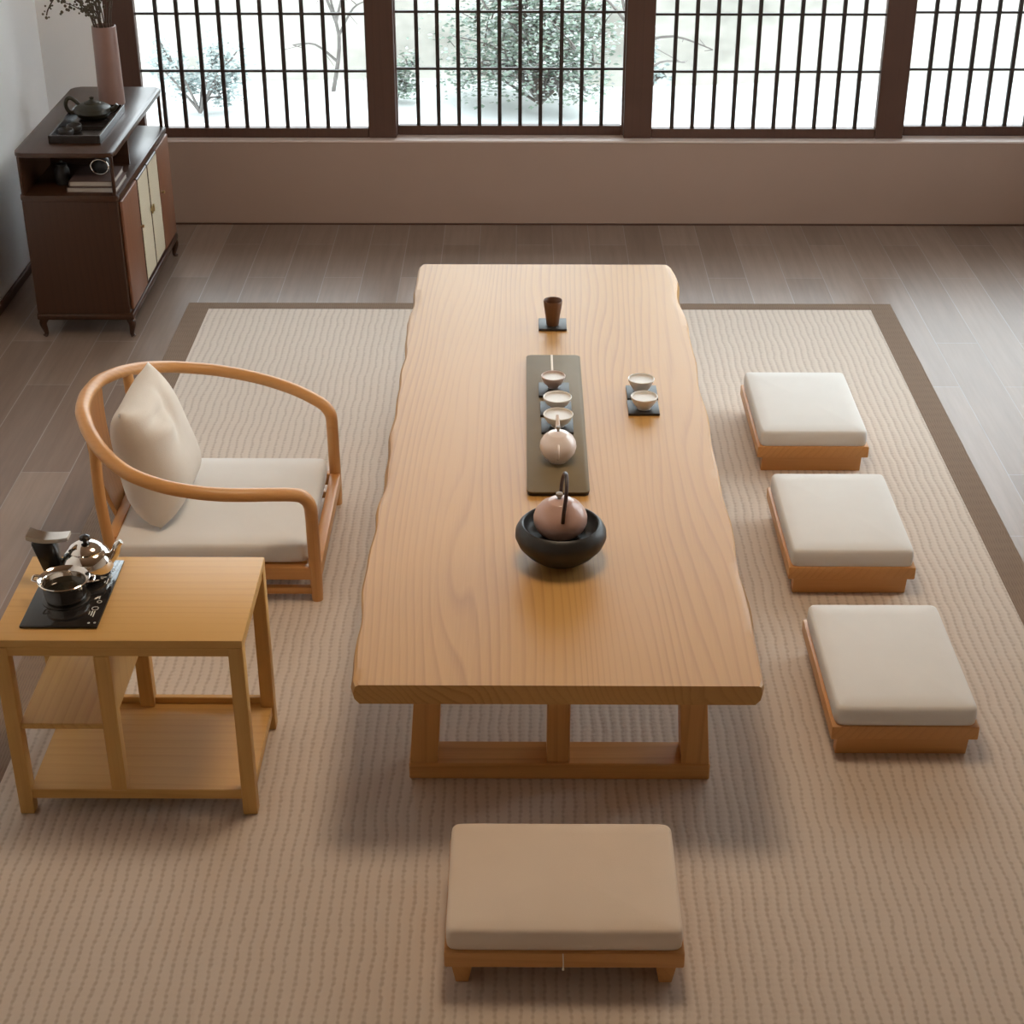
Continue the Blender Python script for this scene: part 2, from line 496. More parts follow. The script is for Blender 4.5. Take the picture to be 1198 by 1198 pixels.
shrub('small green shrub outside the second window, at its left post', -.68, 9.1, -.12, .17, .3, 900, M['leaf'], .027, 4, GS)
shrub('wide dark green snow-covered shrub outside the middle of the second window', .10, 9.0, -.12, .52, .85, 6400, M['leaf'], .032, 5, GS, .6)
shrub('low pale shrub outside the third window, at its left post', .70, 9.3, -.14, .13, .26, 260, M['leaf_blue'], .035, 8, GS)
def twig_tree(label, x, y, z, h, seed, spread=.5):
    random.seed(seed)
    root = thing('bare_tree', label, 'tree', (x, y, z), 0, 'bare trees in the snow')
    bt = BM(); bw = BM()
    trunk = smooth_path([(0, 0, 0), (.05, 0, h*.3), (-.04, .03, h*.6), (.06, 0, h)], 5)
    tube(bt, trunk, [.011*(1-i/len(trunk))+.003 for i in range(len(trunk))], 6)
    for k in range(16):
        b0 = trunk[random.randrange(3, len(trunk))]
        d = Vector((random.uniform(-1, 1), random.uniform(-.5, .5), random.uniform(.0, .6)))*spread*random.uniform(.4, 1)
        p = smooth_path([b0, b0+d*.5+Vector((0, 0, .05)), b0+d], 4)
        tube(bw, p, [.007*(1-i/len(p))+.002 for i in range(len(p))], 5)
        for t in range(3):
            q = p[random.randrange(3, len(p))]
            tube(bw, [q, q+Vector((random.uniform(-.14, .14), random.uniform(-.1, .1), random.uniform(-.1, .12)))], [.003, .0015], 4)
    link('trunk', bt, M['twig'], root); link('twigs', bw, M['twig'], root)
twig_tree('thin bare tree in the snow outside the right half of the first window', -1.05, 9.3, -.15, 1.1, 12, .5)
twig_tree('bare branching tree outside the right end of the second window', .50, 8.2, -.15, 1.5, 14, .55)

# ================================================================== RUG
RX0, RX1, RY0, RY1 = -1.223, 1.357, -.5, 5.787
bx = .0825
rug = thing('area_rug', 'large ribbed beige rug with a brown border under the low table', 'rug', (.067, 2.6, 0))
bm = BM(); box(bm, RX0+bx, RX1-bx, RY0+bx, RY1-.06, .0005, .0075)
link('woven_field', bm, M['rug'], rug, smooth=0, origin=(.067, 2.6, 0))
bm = BM()
box(bm, RX0, RX0+bx, RY0, RY1, .0005, .008, .001, 1); box(bm, RX1-bx, RX1, RY0, RY1, .0005, .008, .001, 1)
box(bm, RX0+bx, RX1-bx, RY1-.06, RY1, .0005, .008, .001, 1); box(bm, RX0+bx, RX1-bx, RY0, RY0+bx, .0005, .008, .001, 1)
b_ = link('border', bm, M['rug_border'], rug, smooth=0, origin=(.067, 2.6, 0)); b_['label'] = 'brown cloth border'
FZ = .0078                                           # top of the rug pile

# ================================================================== LOW TABLE
TO = (.0785, 4.03, 0)
table = thing('low_table', 'long low pale wood tea table with wavy live edges, centre of the rug', 'table', TO)
Lp = [(-.336,5.231),(-.339,5.011),(-.344,4.709),(-.340,4.407),(-.343,4.109),(-.3445,3.818),(-.341,3.663),(-.347,3.538),(-.350,3.271),(-.347,3.033),(-.344,2.81)]
Rp = [(.496,5.231),(.506,5.088),(.500,4.946),(.507,4.746),(.503,4.469),(.500,4.218),(.504,4.013),(.499,3.823),(.501,3.564),(.499,3.368),(.504,3.153),(.501,2.99),(.495,2.81)]
def interp(pl, y):
    for (xa, ya), (xb, yb) in zip(pl[:-1], pl[1:]):
        if yb <= y <= ya:
            t = (ya-y)/(ya-yb); t = t*t*(3-2*t); return xa+(xb-xa)*t
    return pl[-1][0] if y < pl[-1][1] else pl[0][0]
def bark(y, s):
    v = .004+.003*math.sin(y*5.1+s)+.002*math.sin(y*11.7+2*s)
    for c, w, a in (((3.70, .16, .014), (4.75, .2, .008)) if s < 0.5 else ((3.15, .15, .016), (4.95, .25, .008))):
        v += a*math.exp(-((y-c)/w)**2)
    return max(.002, v)
bm = BM(); secs = []
ny = 110
for i in range(ny+1):
    t = i/ny; y = 2.806+(5.231-2.806)*t
    wig = .0025*math.sin(y*17)+.002*math.sin(y*31+1)
    xl = interp(Lp, y)+wig; xr = interp(Rp, y)-.0025*math.sin(y*19+2)
    pinch = 0
    for yy in (2.806, 5.231):
        d = abs(y-yy)
        if d < .02: pinch = (.02-d)/.02
    xl += .007*pinch**2; xr -= .007*pinch**2
    bl, br_ = bark(y, 0), bark(y, 1)
    zt = .364; e = 0
    
    secs.append([(xl+.012, y, .318), (xl+.002, y, .330), (xl, y, .346-bl*.25), (xl+bl*.55, y, zt-.004), (xl+bl+.003, y, zt), (xl+.03, y, zt),
                 (xl*.5+xr*.5, y, zt), (xr-.03, y, zt), (xr-br_-.003, y, zt), (xr-br_*.55, y, zt-.004), (xr, y, .346-br_*.25), (xr-.002, y, .330), (xr-.012, y, .318)])
rows = [[bm.verts.new(p) for p in s] for s in secs]
for a, b in zip(rows[:-1], rows[1:]):
    for k in range(len(a)):
        j = (k+1) % len(a); bm.faces.new((a[k], a[j], b[j], b[k]))
bm.faces.new(rows[0]); bm.faces.new(list(reversed(rows[-1])))
link('tabletop', bm, M['table'], table, smooth=30, origin=TO)
for Y0, sgn in ((2.96, 1), (5.075, -1)):
    ya, yb = (Y0, Y0+.085*sgn) if sgn > 0 else (Y0+.085*sgn, Y0)
    bm = BM()
    box(bm, -.243, .417, ya, yb, FZ, .050, .003, 1)
    fr = link('foot_beam', bm, M['table_x'], table, origin=TO)
    bm = BM(); box(bm, -.225, .399, ya+.005, yb-.005, .276, .318, .003, 1)
    link('top_beam', bm, M['table_x'], table, origin=TO)
    for xa, xb, xc, xd in ((-.241, -.180, -.224, -.166), (.354, .415, .340, .398)):
        bm = BM(); hexa(bm, [(xa, ya+.004, .048), (xb, ya+.004, .048), (xb, yb-.004, .048), (xa, yb-.004, .048)],
                        [(xc, ya+.004, .2765), (xd, ya+.004, .2765), (xd, yb-.004, .2765), (xc, yb-.004, .2765)], .003)
        link('leg', bm, M['table_z'], table, origin=TO)
    bm = BM(); box(bm, .059, .109, ya+.004, yb-.004, .048, .2765, .003, 1)
    link('leg', bm, M['table_z'], table, origin=TO)

# ================================================================== STOOLS
def make_stool(label, group):
    root = thing('floor_stool', label, 'stool', (0, 0, 0), 0, group)
    L, W = .446, .328
    bm = BM(); box(bm, -L/2, L/2, -W/2, W/2, .052, .088, .004, 2)
    link('seat_frame', bm, M['oak_x'], root)
    for s in (-1, 1):
        bm = BM()
        xo, xi = s*(L/2-.010), s*(L/2-.054)
        bo, bi = s*(L/2-.020), s*(L/2-.044)
        lo, hi = min(xo, xi), max(xo, xi); l2, h2 = min(bo, bi), max(bo, bi)
        yb = W/2-.017
        hexa(bm, [(l2, -yb, 0), (h2, -yb, 0), (h2, yb, 0), (l2, yb, 0)], [(lo, -yb, .0525), (hi, -yb, .0525), (hi, yb, .0525), (lo, yb, .0525)], .002)
        link('leg', bm, M['oak_y'], root)
    bm = BM(); pad(bm, 0, 0, .087, L-.006, W-.012, .048)
    link('cushion', bm, M['cushion'], root, smooth=50)
    return root
SG = 'low cushioned stools along the right side of the table'
st = make_stool('ivory cushioned low wooden stool farthest from the camera, right of the table', SG)
st.location = (.862, 4.652, FZ); st.rotation_euler = (0, 0, PI/2)
for lab, loc in (('ivory cushioned low wooden stool in the middle of the three right of the table', (.857, 3.955, FZ)),
                 ('ivory cushioned low wooden stool nearest the camera of the three right of the table', (.856, 3.262, FZ))):
    c = copy_tree(st); c.location = loc; c['label'] = lab
st2 = copy_tree(st); st2.location = (.0835, 2.492, FZ); st2.rotation_euler = (0, 0, 0)
st2['label'] = 'beige cushioned low wooden stool at the near end of the table, in the foreground'
del st2['group']
for ch in st2.children:
    if ch.name.startswith('cushion'):
        ch.data = ch.data.copy(); ch.data.materials[0] = M['cushion_tan']; ch['label'] = 'beige cushion'
bm = BM(); tube(bm, smooth_path([(-.002, -.1655, .052), (-.002, -.1665, .07), (-.003, -.1658, .089)], 4), .0014, 6)
box(bm, -.0045, .0005, -.1675, -.1655, .049, .054, .0008, 1)
c_ = link('cord', bm, M['cord'], st2); c_['label'] = 'thin ivory cord'

# ================================================================== ARMCHAIR
CO = (-.79, 3.975, 0); yc = 3.975
chair = thing('floor_armchair', 'legless-looking low wooden armchair with curved horseshoe rail and ivory seat', 'chair', CO)
chair['label'] = 'low wooden armchair with a curved horseshoe rail and ivory seat, left of the table'
half = [(-.562, .275, .321), (-.62, .306, .3385), (-.68, .331, .3505), (-.74, .348, .361), (-.80, .3555, .3715), (-.87, .3525, .3845), (-.94, .333, .3995), (-.99, .304, .414), (-1.04, .254, .433), (-1.08, .193, .449), (-1.10, .150, .457), (-1.12, .095, .464), (-1.128, .045, .466)]
pn = [(-.527, yc-.262, .255), (-.529, yc-.263, .286)]
path = [(-.528, yc-.263, .250), (-.530, yc-.264, .284), (-.541, yc-.266, .306)] + [(x, yc-w, z) for x, w, z in half] + [(-1.131, yc, .467)]
path = path + [(x, 2*yc-y, z) for x, y, z in reversed(path[:-1])]
sp = smooth_path(path, 6)
bm = BM(); tube(bm, sp, [.018]*len(sp), 14, flat=(1.05, .92))
link('arm_rail', bm, M['oak_x'], chair, smooth=60, origin=CO)
for s in (-1, 1):
    y = yc+s*.262
    bm = BM()
    tube(bm, smooth_path([(-.526, y, FZ), (-.527, y, .10), (-.528, y+s*.001, .255)], 5), [.0145, .015, .0155, .016, .0165, .0165, .0165, .0165, .0165, .0165, .0165], 12)
    link('leg', bm, M['oak_z'], chair, smooth=50, origin=CO)
    bm = BM()
    pts = smooth_path([(-1.055, yc+s*.215, FZ), (-1.058, yc+s*.222, .13), (-1.068, yc+s*.224, .28), (-1.070, yc+s*.205, .440)], 5)
    tube(bm, pts, [.015]*len(pts), 12)
    link('leg', bm, M['oak_z'], chair, smooth=50, origin=CO)
    bm = BM(); box(bm, -1.05, -.53, y-.013-(s*.0), y+.013, .072, .108, .004, 2)
    link('side_rail', bm, M['oak_x'], chair, origin=CO)
    bm = BM(); box(bm, -1.05, -.53, y-.010, y+.010, .028, .048, .004, 2)
    link('stretcher', bm, M['oak_x'], chair, origin=CO)
bm = BM(); box(bm, -.541, -.511, yc-.252, yc+.252, .072, .110, .004, 2)
link('front_rail', bm, M['oak_y'], chair, origin=CO)
bm = BM(); box(bm, -1.07, -1.042, yc-.215, yc+.215, .12, .165, .004, 2)
link('back_rail', bm, M['oak_y'], chair, origin=CO)
bm = BM(); box(bm, -1.04, -.55, yc-.245, yc+.245, .100, .112)
link('seat_board', bm, M['oak_x'], chair, origin=CO)
bm = BM(); pad(bm, -.797, yc, .111, .505, .505, .050, .006)
link('seat_cushion', bm, M['cushion'], chair, smooth=50, origin=CO)
# back splat: curved plank
bm = BM(); rows = []
for i in range(13):
    t = i/12; z = .14+t*.318
    xb = -1.062-.05*t-.018*math.sin(t*PI)
    wv = .075+.012*t
    rows.append([bm.verts.new(p) for p in ((xb, yc-wv, z), (xb-.01, yc-wv*.5, z), (xb-.013, yc, z), (xb-.01, yc+wv*.5, z), (xb, yc+wv, z),
                                           (xb-.012, yc+wv, z), (xb-.022, yc+wv*.5, z), (xb-.025, yc, z), (xb-.022, yc-wv*.5, z), (xb-.012, yc-wv, z))])
for a, b in zip(rows[:-1], rows[1:]):
    for k in range(10): bm.faces.new((a[k], a[(k+1) % 10], b[(k+1) % 10], b[k]))
bm.faces.new(rows[0]); bm.faces.new(list(reversed(rows[-1])))
link('back_splat', bm, M['oak_z'], chair, smooth=40, origin=CO)

# pillow leaning on the back
def pillow():
    bm = BM(); n = 26; S = {}
    w, h, th = .36, .335, .085
    def pt(i, j, s):
        u = -1+2*i/n; v = -1+2*j/n
        # pinched sides, pointed corners
        bu = u*(w/2)*(1-.09*(1-v*v)); bv = v*(h/2)*(1-.08*(1-u*u))
        k = max(0, (1-u**4)*(1-v**4))**.55
        f = math.exp(-((u+.55)**2*7+(v-.5)**2*20))*.016 - math.exp(-((u+.45)**2*6+(v-.62)**2*70))*.030
        f -= math.exp(-((u-.1-.6*(v-.6))**2*60+(v-.6)**2*6))*.012*(1 if s > 0 else 0)
        d = s*(th*k*(1-.18*v)+f*(k if s > 0 else 0))
        return Vector((d, bu, bv))
    for s in (1, -1):
        for i in range(n+1):
            for j in range(n+1):
                if s < 0 and (i in (0, n) or j in (0, n)): S[(i, j, -1)] = S[(i, j, 1)]
                else: S[(i, j, s)] = bm.verts.new(pt(i, j, s))
    for s in (1, -1):
        for i in range(n):
            for j in range(n):
                q = (S[(i, j, s)], S[(i+1, j, s)], S[(i+1, j+1, s)], S[(i, j+1, s)])
                bm.faces.new(q)
    return bm
pil = tag(link('pillow', pillow(), M['pillow'], smooth=80), 'creased oatmeal pillow leaning against the back of the wooden armchair', 'pillow')
pil.location = (-.968, 3.968, .327); pil.rotation_euler = (math.radians(-2), math.radians(-13), 0)

# ================================================================== SIDE TABLE
SO = (-.815, 3.0, 0)
side = thing('side_table', 'small square-legged wooden side table with open shelves, front left', 'table', SO)
x0, x1, y0, y1 = -1.068, -.560, 2.835, 3.172
bm = BM(); box(bm, x0, x1, y0, y1, .432, .450, .0025, 2)
link('table_top', bm, M['ash_x'], side, origin=SO)
bm = BM()
box(bm, x0+.004, x1-.004, y0+.002, y0+.022, .410, .4325, .002, 1); box(bm, x0+.004, x1-.004, y1-.022, y1-.002, .410, .4325, .002, 1)
box(bm, x0+.004, x0+.024, y0+.022, y1-.022, .410, .4325, .002, 1); box(bm, x1-.024, x1-.004, y0+.022, y1-.022, .410, .4325, .002, 1)
link('apron', bm, M['ash_x'], side, origin=SO)
for lx in (x0, x1-.031):
    for ly in (y0, y1-.031):
        bm = BM(); box(bm, lx, lx+.031, ly, ly+.031, FZ, .4315, .003, 2)
        link('leg', bm, M['ash_z'], side, origin=SO)
bm = BM(); box(bm, x0+.028, x1-.006, y0+.004, y1-.004, .046, .071, .002, 1)
link('bottom_shelf', bm, M['ash_x'], side, origin=SO)
bm = BM(); box(bm, x0+.03, x1-.03, y1-.018, y1-.004, .071, .088, .002, 1)
link('shelf_lip', bm, M['ash_x'], side, origin=SO)
px = -.866
bm = BM(); box(bm, x0+.028, px+.002, y0+.006, y1-.006, .226, .240, .002, 1)
link('middle_shelf', bm, M['ash_y'], side, origin=SO)
bm = BM(); box(bm, px+.006, px+.022, y0+.03, y1-.03, .236, .431, .002, 1)
link('divider_panel', bm, M['ash_z'], side, origin=SO)
for ly in (y0+.001, y1-.031):
    bm = BM(); box(bm, px, px+.033, ly, ly+.03, .070, .411, .002, 1)
    link('divider_post', bm, M['ash_z'], side, origin=SO)

# tea hob on the side table
HO = (-.94, 3.011, .45)
hob = thing('tea_hob', 'black glass tea hob with white control marks on the side table', 'hob', HO)
bm = BM(); box(bm, -1.02, -.86, 2.877, 3.145, .4505, .4575, .003, 2)
link('glass_panel', bm, M['black_glass'], hob, origin=HO)
def ring_mark(bm, cx, cy, r, w=.0012, z=.4576):
    a = [bm.verts.new((cx+r*math.cos(2*PI*k/18), cy+r*math.sin(2*PI*k/18), z)) for k in range(18)]
    b = [bm.verts.new((cx+(r+w)*math.cos(2*PI*k/18), cy+(r+w)*math.sin(2*PI*k/18), z)) for k in range(18)]
    c = [bm.verts.new((v.co.x, v.co.y, z+.0003)) for v in a]; d = [bm.verts.new((v.co.x, v.co.y, z+.0003)) for v in b]
    for k in range(18):
        j = (k+1) % 18
        bm.faces.new((c[k], c[j], d[j], d[k])); bm.faces.new((a[k], b[k], b[j], a[j])); bm.faces.new((b[k], d[k], d[j], b[j])); bm.faces.new((a[k], a[j], c[j], c[k]))
def mark(fn):
    bm = BM(); fn(bm)
    o = link('control_mark', bm, M['marks'], hob, smooth=0, origin=HO); o['label'] = 'white printed control mark'
for cy in (2.945, 3.075):
    mark(lambda bm: ring_mark(bm, -.879, cy, .006)); mark(lambda bm: ring_mark(bm, -.876, cy+.026, .004))
    for k in range(3): mark(lambda bm: box(bm, -.888+k*.005, -.886+k*.005, cy-.024-k*.004, cy-.010, .4575, .4578))
    mark(lambda bm: box(bm, -.880, -.878, cy+.036, cy+.048, .4575, .4578))
mark(lambda bm: ring_mark(bm, -.868, 2.89, .0012)); mark(lambda bm: ring_mark(bm, -.880, 2.889, .0012))
for cx, cy in ((-.948, 2.985), (-.925, 3.080)):
    bm = BM(); lathe(bm, [(0, .4572), (.050, .4572), (.050, .4592), (.048, .460), (0, .460)], (cx, cy, 0), 40)
    link('burner_plate', bm, M['black_plastic'], hob, origin=HO)

PO = (-.948, 2.985, .460)
pot = thing('steel_pot', 'small open chrome pot of dark water at the front of the tea hob', 'pot', PO)
bm = BM(); lathe(bm, [(0, 0), (.036, 0), (.042, .004), (.0445, .015), (.0445, .036), (.047, .041), (.0535, .0445), (.054, .0465), (.0525, .0475), (.0455, .043), (.0425, .038), (.0425, .012), (.036, .004), (0, .003)], (0, 0, 0), 48)
link('bowl', bm, M['chrome'], pot, smooth=40)
bm = BM(); lathe(bm, [(0, .026), (.0423, .026), (.0423, .027), (0, .0275)], (0, 0, 0), 40)
link('water', bm, M['water'], pot)
for s in (-1, 1):
    bm = BM(); tube(bm, smooth_path([(s*.050, -.012, .044), (s*.062, -.010, .046), (s*.064, 0, .047), (s*.062, .010, .046), (s*.050, .012, .044)], 5), .0024, 8)
    link('handle', bm, M['chrome'], pot)

KO = (-.922, 3.083, .460)
ket = thing('electric_kettle', 'chrome kettle with black handle and lid at the back of the tea hob', 'kettle', KO)
bm = BM(); lathe(bm, [(0, 0), (.044, 0), (.050, .006), (.054, .02), (.053, .036), (.047, .050), (.038, .058), (.034, .060), (0, .060)], (0, 0, 0), 48)
link('body', bm, M['chrome'], ket, smooth=40)
bm = BM(); lathe(bm, [(.0365, .0585), (.037, .062), (.032, .068), (.02, .074), (.008, .0765), (0, .0765)], (0, 0, 0), 40)
lid = link('lid', bm, M['chrome'], ket, smooth=40)
bm = BM(); lathe(bm, [(.005, .0755), (.005, .081), (.011, .084), (.011, .090), (.006, .093), (0, .0935)], (0, 0, 0), 24)
link('lid_knob', bm, M['black_plastic'], lid, smooth=40)
bm = BM(); p = smooth_path([(.042, .004, .028), (.058, .006, .046), (.066, .007, .066), (.074, .008, .074)], 5)
tube(bm, p, [.012-.006*i/(len(p)-1) for i in range(len(p))], 12)
link('spout', bm, M['chrome'], ket, smooth=50)
bm = BM()
hexa(bm, [(-.090, -.018, .002), (-.054, -.018, .002), (-.054, .014, .002), (-.090, .014, .002)], [(-.113, -.018, .082), (-.062, -.018, .082), (-.062, .014, .082), (-.113, .014, .082)], .006)
box(bm, -.078, -.046, -.010, .010, .012, .034, .004, 2)
hd = link('handle', bm, M['black_plastic'], ket); hd['label'] = 'black grip'
bm = BM()
rows = []
for i in range(13):
    t = i/12; x = -.118+t*.086; z = .0835+.010*(2*t-1)**2*(1 if t < .5 else .4); d = .022*(1-.25*t)
    rows.append([bm.verts.new(q) for q in ((x, -d, z), (x, d, z), (x, d*.9, z+.008), (x, -d*.9, z+.008))])
for a, b in zip(rows[:-1], rows[1:]):
    for k in range(4): bm.faces.new((a[k], a[(k+1) % 4], b[(k+1) % 4], b[k]))
bm.faces.new(rows[0]); bm.faces.new(list(reversed(rows[-1])))
cp = link('handle_cap', bm, M['chrome'], hd, smooth=40); cp['label'] = 'chrome cap of the grip'

# ================================================================== TEA SET ON THE TABLE
ZT = .364
def rrect(x0, x1, y0, y1, r, n=6):
    o = []
    for cx, cy, a in ((x1-r, y1-r, 0), (x0+r, y1-r, PI/2), (x0+r, y0+r, PI), (x1-r, y0+r, 1.5*PI)):
        for k in range(n+1): o.append((cx+r*math.cos(a+PI/2*k/n), cy+r*math.sin(a+PI/2*k/n)))
    return o
RO = (.0925, 4.035, ZT)
tray = thing('tea_tray', 'long olive-brown tea tray with rounded corners on the low table', 'tray', RO)
bm = BM(); prism(bm, rrect(.0175, .1675, 3.618, 4.452, .012), ZT, ZT+.009, .001)
link('tray_base', bm, M['tray_edge'], tray, origin=RO)
bm = BM(); prism(bm, rrect(.0155, .1695, 3.615, 4.455, .014), ZT+.009, ZT+.0125, .001)
link('tray_board', bm, M['tray'], tray, origin=RO)
bm = BM(); box(bm, .0855, .0915, 4.29, 4.4555, ZT+.0115, ZT+.0132)
g_ = link('groove', bm, M['groove'], tray, origin=RO); g_['label'] = 'pale inlaid groove'
ZR = ZT+.0125

def coaster(label, x, y, z, group, s=(.084, .088), proto=[None]):
    if proto[0] is None:
        bm = BM(); box(bm, -.042, .042, -.044, .044, 0, .007, .0015, 2)
        proto[0] = link('coaster', bm, M['slate']); o = proto[0]
    else:
        o = proto[0].copy(); COL.objects.link(o)
    o.location = (x, y, z); tag(o, label, 'coaster', group); return o
CG = 'square slate coasters on the low table'
coaster('square slate coaster under the farthest cup on the tea tray', .091, 4.205, ZR, CG)
coaster('square slate coaster under the middle cup on the tea tray', .094, 4.082, ZR, CG)
coaster('square slate coaster under the cup next to the pale teapot', .096, 3.977, ZR, CG)
coaster('square slate coaster under the farther cup at the right of the tray', .333, 4.215, ZT, CG)
coaster('square slate coaster under the nearer cup at the right of the tray', .331, 4.118, ZT, CG)
coaster('square slate coaster under the tall brown cup at the far end', .095, 4.705, ZT, CG)

def cup(name, label, x, y, z, prof, mat, group):
    root = thing(name, label, 'cup', (x, y, z), 0, group)
    bm = BM(); lathe(bm, prof, (0, 0, 0), 40)
    link('bowl', bm, mat, root, smooth=45)
    return root
def bowlprof(r, h, foot):
    return [(0, 0), (foot, 0), (foot, .004), (foot*1.12, .006), (r*.78, h*.42), (r*.95, h*.78), (r, h), (r-.0012, h+.0012), (r-.003, h), (r*.9, h*.75), (r*.72, h*.42), (foot, .009), (0, .008)]
UG = 'small porcelain tea cups'
def teacup(label, x, y, z, r, h, foot, mat):
    root = cup('tea_cup', label, x, y, z, bowlprof(r, h, foot), mat, UG)
    bm = BM(); lathe(bm, [(0, h*.84), (r*.925, h*.84), (r*.925, h*.86), (0, h*.86)], (0, 0, 0), 32)
    t_ = link('tea', bm, M['tea'], root)
    return root
teacup('conical rose porcelain cup at the far end of the tea tray', .089, 4.218, ZR+.007, .0335, .034, .015, M['porcelain_p'])
teacup('white porcelain cup in the middle of the row on the tea tray', .098, 4.085, ZR+.007, .0385, .032, .018, M['porcelain_w'])
teacup('ivory porcelain cup closest to the pale teapot on the tea tray', .098, 3.975, ZR+.007, .0395, .033, .018, M['porcelain'])
teacup('white porcelain cup on the farther coaster right of the tray', .331, 4.228, ZT+.007, .0365, .034, .021, M['porcelain_w'])
teacup('ivory porcelain cup on the nearer coaster right of the tray', .332, 4.112, ZT+.007, .0365, .034, .020, M['porcelain_w'])

bc = thing('brown_cup', 'tall tapered dark brown wooden cup alone at the far end of the table', 'cup', (.095, 4.70, ZT+.007))
bm = BM(); lathe(bm, [(0, 0), (.0185, 0), (.019, .004), (.0215, .025), (.0262, .055), (.0285, .076), (.0275, .0775), (.026, .076), (.024, .05), (.018, .01), (0, .008)], (0, 0, 0), 36)
link('bowl', bm, M['brown_cup'], bc, smooth=45)

# pale teapot on the tray
tp = thing('pale_teapot', 'pale pink glazed teapot on the tea tray, spout towards the windows', 'teapot', (.094, 3.787, ZR))
bm = BM(); lathe(bm, [(0, 0), (.024, 0), (.0255, .003), (.035, .012), (.0435, .026), (.0465, .040), (.0445, .053), (.037, .066), (.026, .0745), (.0255, .0755), (.0235, .0765), (.012, .081), (0, .082)], (0, 0, 0), 48)
link('body', bm, M['white_clay'], tp, smooth=40)
bm = BM(); lathe(bm, [(0, .0815), (.0035, .0815), (.003, .085), (.0062, .090), (.005, .094), (0, .095)], (0, 0, 0), 20)
link('lid_knob', bm, M['knob_stone'], tp, smooth=40)
bm = BM(); p = smooth_path([(0, .038, .048), (0, .054, .060), (0, .064, .076), (0, .076, .090)], 5)
tube(bm, p, [.0105-.0065*(i/(len(p)-1))**.6 for i in range(len(p))], 12)
link('spout', bm, M['white_clay'], tp, smooth=50)
bm = BM(); p = smooth_path([(0, -.036, .060), (0, -.052, .058), (0, -.058, .045), (0, -.052, .030), (0, -.040, .022)], 5)
tube(bm, p, .0032, 10)
link('handle', bm, M['white_clay'], tp, smooth=50)

# brazier with pink pot
bz = thing('clay_brazier', 'round black clay tea stove bowl holding a pink pot, near the table centre', 'stove', (.0915, 3.312, ZT))
bm = BM(); lathe(bm, [(0, 0), (.044, 0), (.050, .004), (.060, .010), (.080, .026), (.096, .045), (.1035, .063), (.1025, .077), (.096, .089), (.0905, .0945), (.0875, .096), (.085, .0945), (.083, .088), (.080, .076), (.070, .066), (.050, .061), (0, .060)], (0, 0, 0), 64)
link('bowl', bm, M['black_clay'], bz, smooth=40)
for k in range(3):
    a = PI/2+k*2*PI/3
    bm = BM(); box(bm, .045*math.cos(a)-.006, .045*math.cos(a)+.006, .045*math.sin(a)-.006, .045*math.sin(a)+.006, .0605, .0655, .001, 1)
    link('pot_rest', bm, M['black_clay'], bz)
pp = thing('pink_teapot', 'rose pink round teapot with a thin dark arched handle, sitting in the black stove', 'teapot', (.0900, 3.315, ZT+.0657))
bm = BM(); lathe(bm, [(0, 0), (.036, 0), (.041, .003), (.054, .016), (.0605, .032), (.061, .044), (.057, .058), (.046, .073), (.030, .083), (.029, .0845), (.026, .0855), (.012, .090), (0, .091)], (0, 0, 0), 56)
link('body', bm, M['pink_clay'], pp, smooth=40)
bm = BM(); lathe(bm, [(0, .090), (.005, .090), (.0035, .093), (.0085, .099), (.0075, .104), (0, .106)], (-.003, 0, 0), 20)
link('lid_knob', bm, M['knob_stone'], pp, smooth=40)
bm = BM(); p = smooth_path([(.004, -.056, .058), (.006, -.060, .085), (.011, -.045, .125), (.012, -.010, .150), (.008, .025, .140), (.003, .050, .100), (.002, .056, .060)], 6)
tube(bm, p, .0045, 10, flat=(.9, 1.0))
link('handle', bm, M['handle_dark'], pp, smooth=50)
bm = BM(); p = smooth_path([(0, .052, .040), (0, .068, .050), (0, .076, .066)], 5)
tube(bm, p, [.011-.006*i/(len(p)-1) for i in range(len(p))], 10)
link('spout', bm, M['pink_clay'], pp, smooth=50)

# ================================================================== SIDEBOARD
KX0, KX1, KY0, KY1 = -1.69, -1.365, 5.472, 6.318
BO = (-1.53, 5.895, 0)
cab = thing('sideboard', 'dark walnut sideboard with open top shelf and cream rattan doors, against the left wall', 'cabinet', BO)
bm = BM(); prism(bm, rrect(KX0-.006, KX1+.006, KY0-.006, KY1+.006, .03), .648, .664, .004)
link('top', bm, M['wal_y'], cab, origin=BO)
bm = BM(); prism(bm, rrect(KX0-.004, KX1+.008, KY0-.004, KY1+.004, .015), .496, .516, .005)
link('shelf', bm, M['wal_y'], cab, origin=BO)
for x in (KX0+.002, KX1-.014):
    for y in (KY0+.002, KY1-.014):
        bm = BM(); box(bm, x, x+.012, y, y+.012, .515, .649, .003, 2)
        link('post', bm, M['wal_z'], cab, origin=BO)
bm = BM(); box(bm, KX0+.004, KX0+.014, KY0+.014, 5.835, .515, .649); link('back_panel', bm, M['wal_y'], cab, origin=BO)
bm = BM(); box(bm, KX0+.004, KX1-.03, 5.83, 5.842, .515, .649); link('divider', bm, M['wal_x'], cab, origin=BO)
bm = BM(); box(bm, KX0, KX1, KY0, KY1, .088, .497, .003, 1)
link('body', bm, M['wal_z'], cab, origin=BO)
bm = BM(); box(bm, KX0-.004, KX1+.012, KY0-.004, KY1+.006, .066, .090, .006, 2)
link('base_moulding', bm, M['wal_y'], cab, origin=BO)
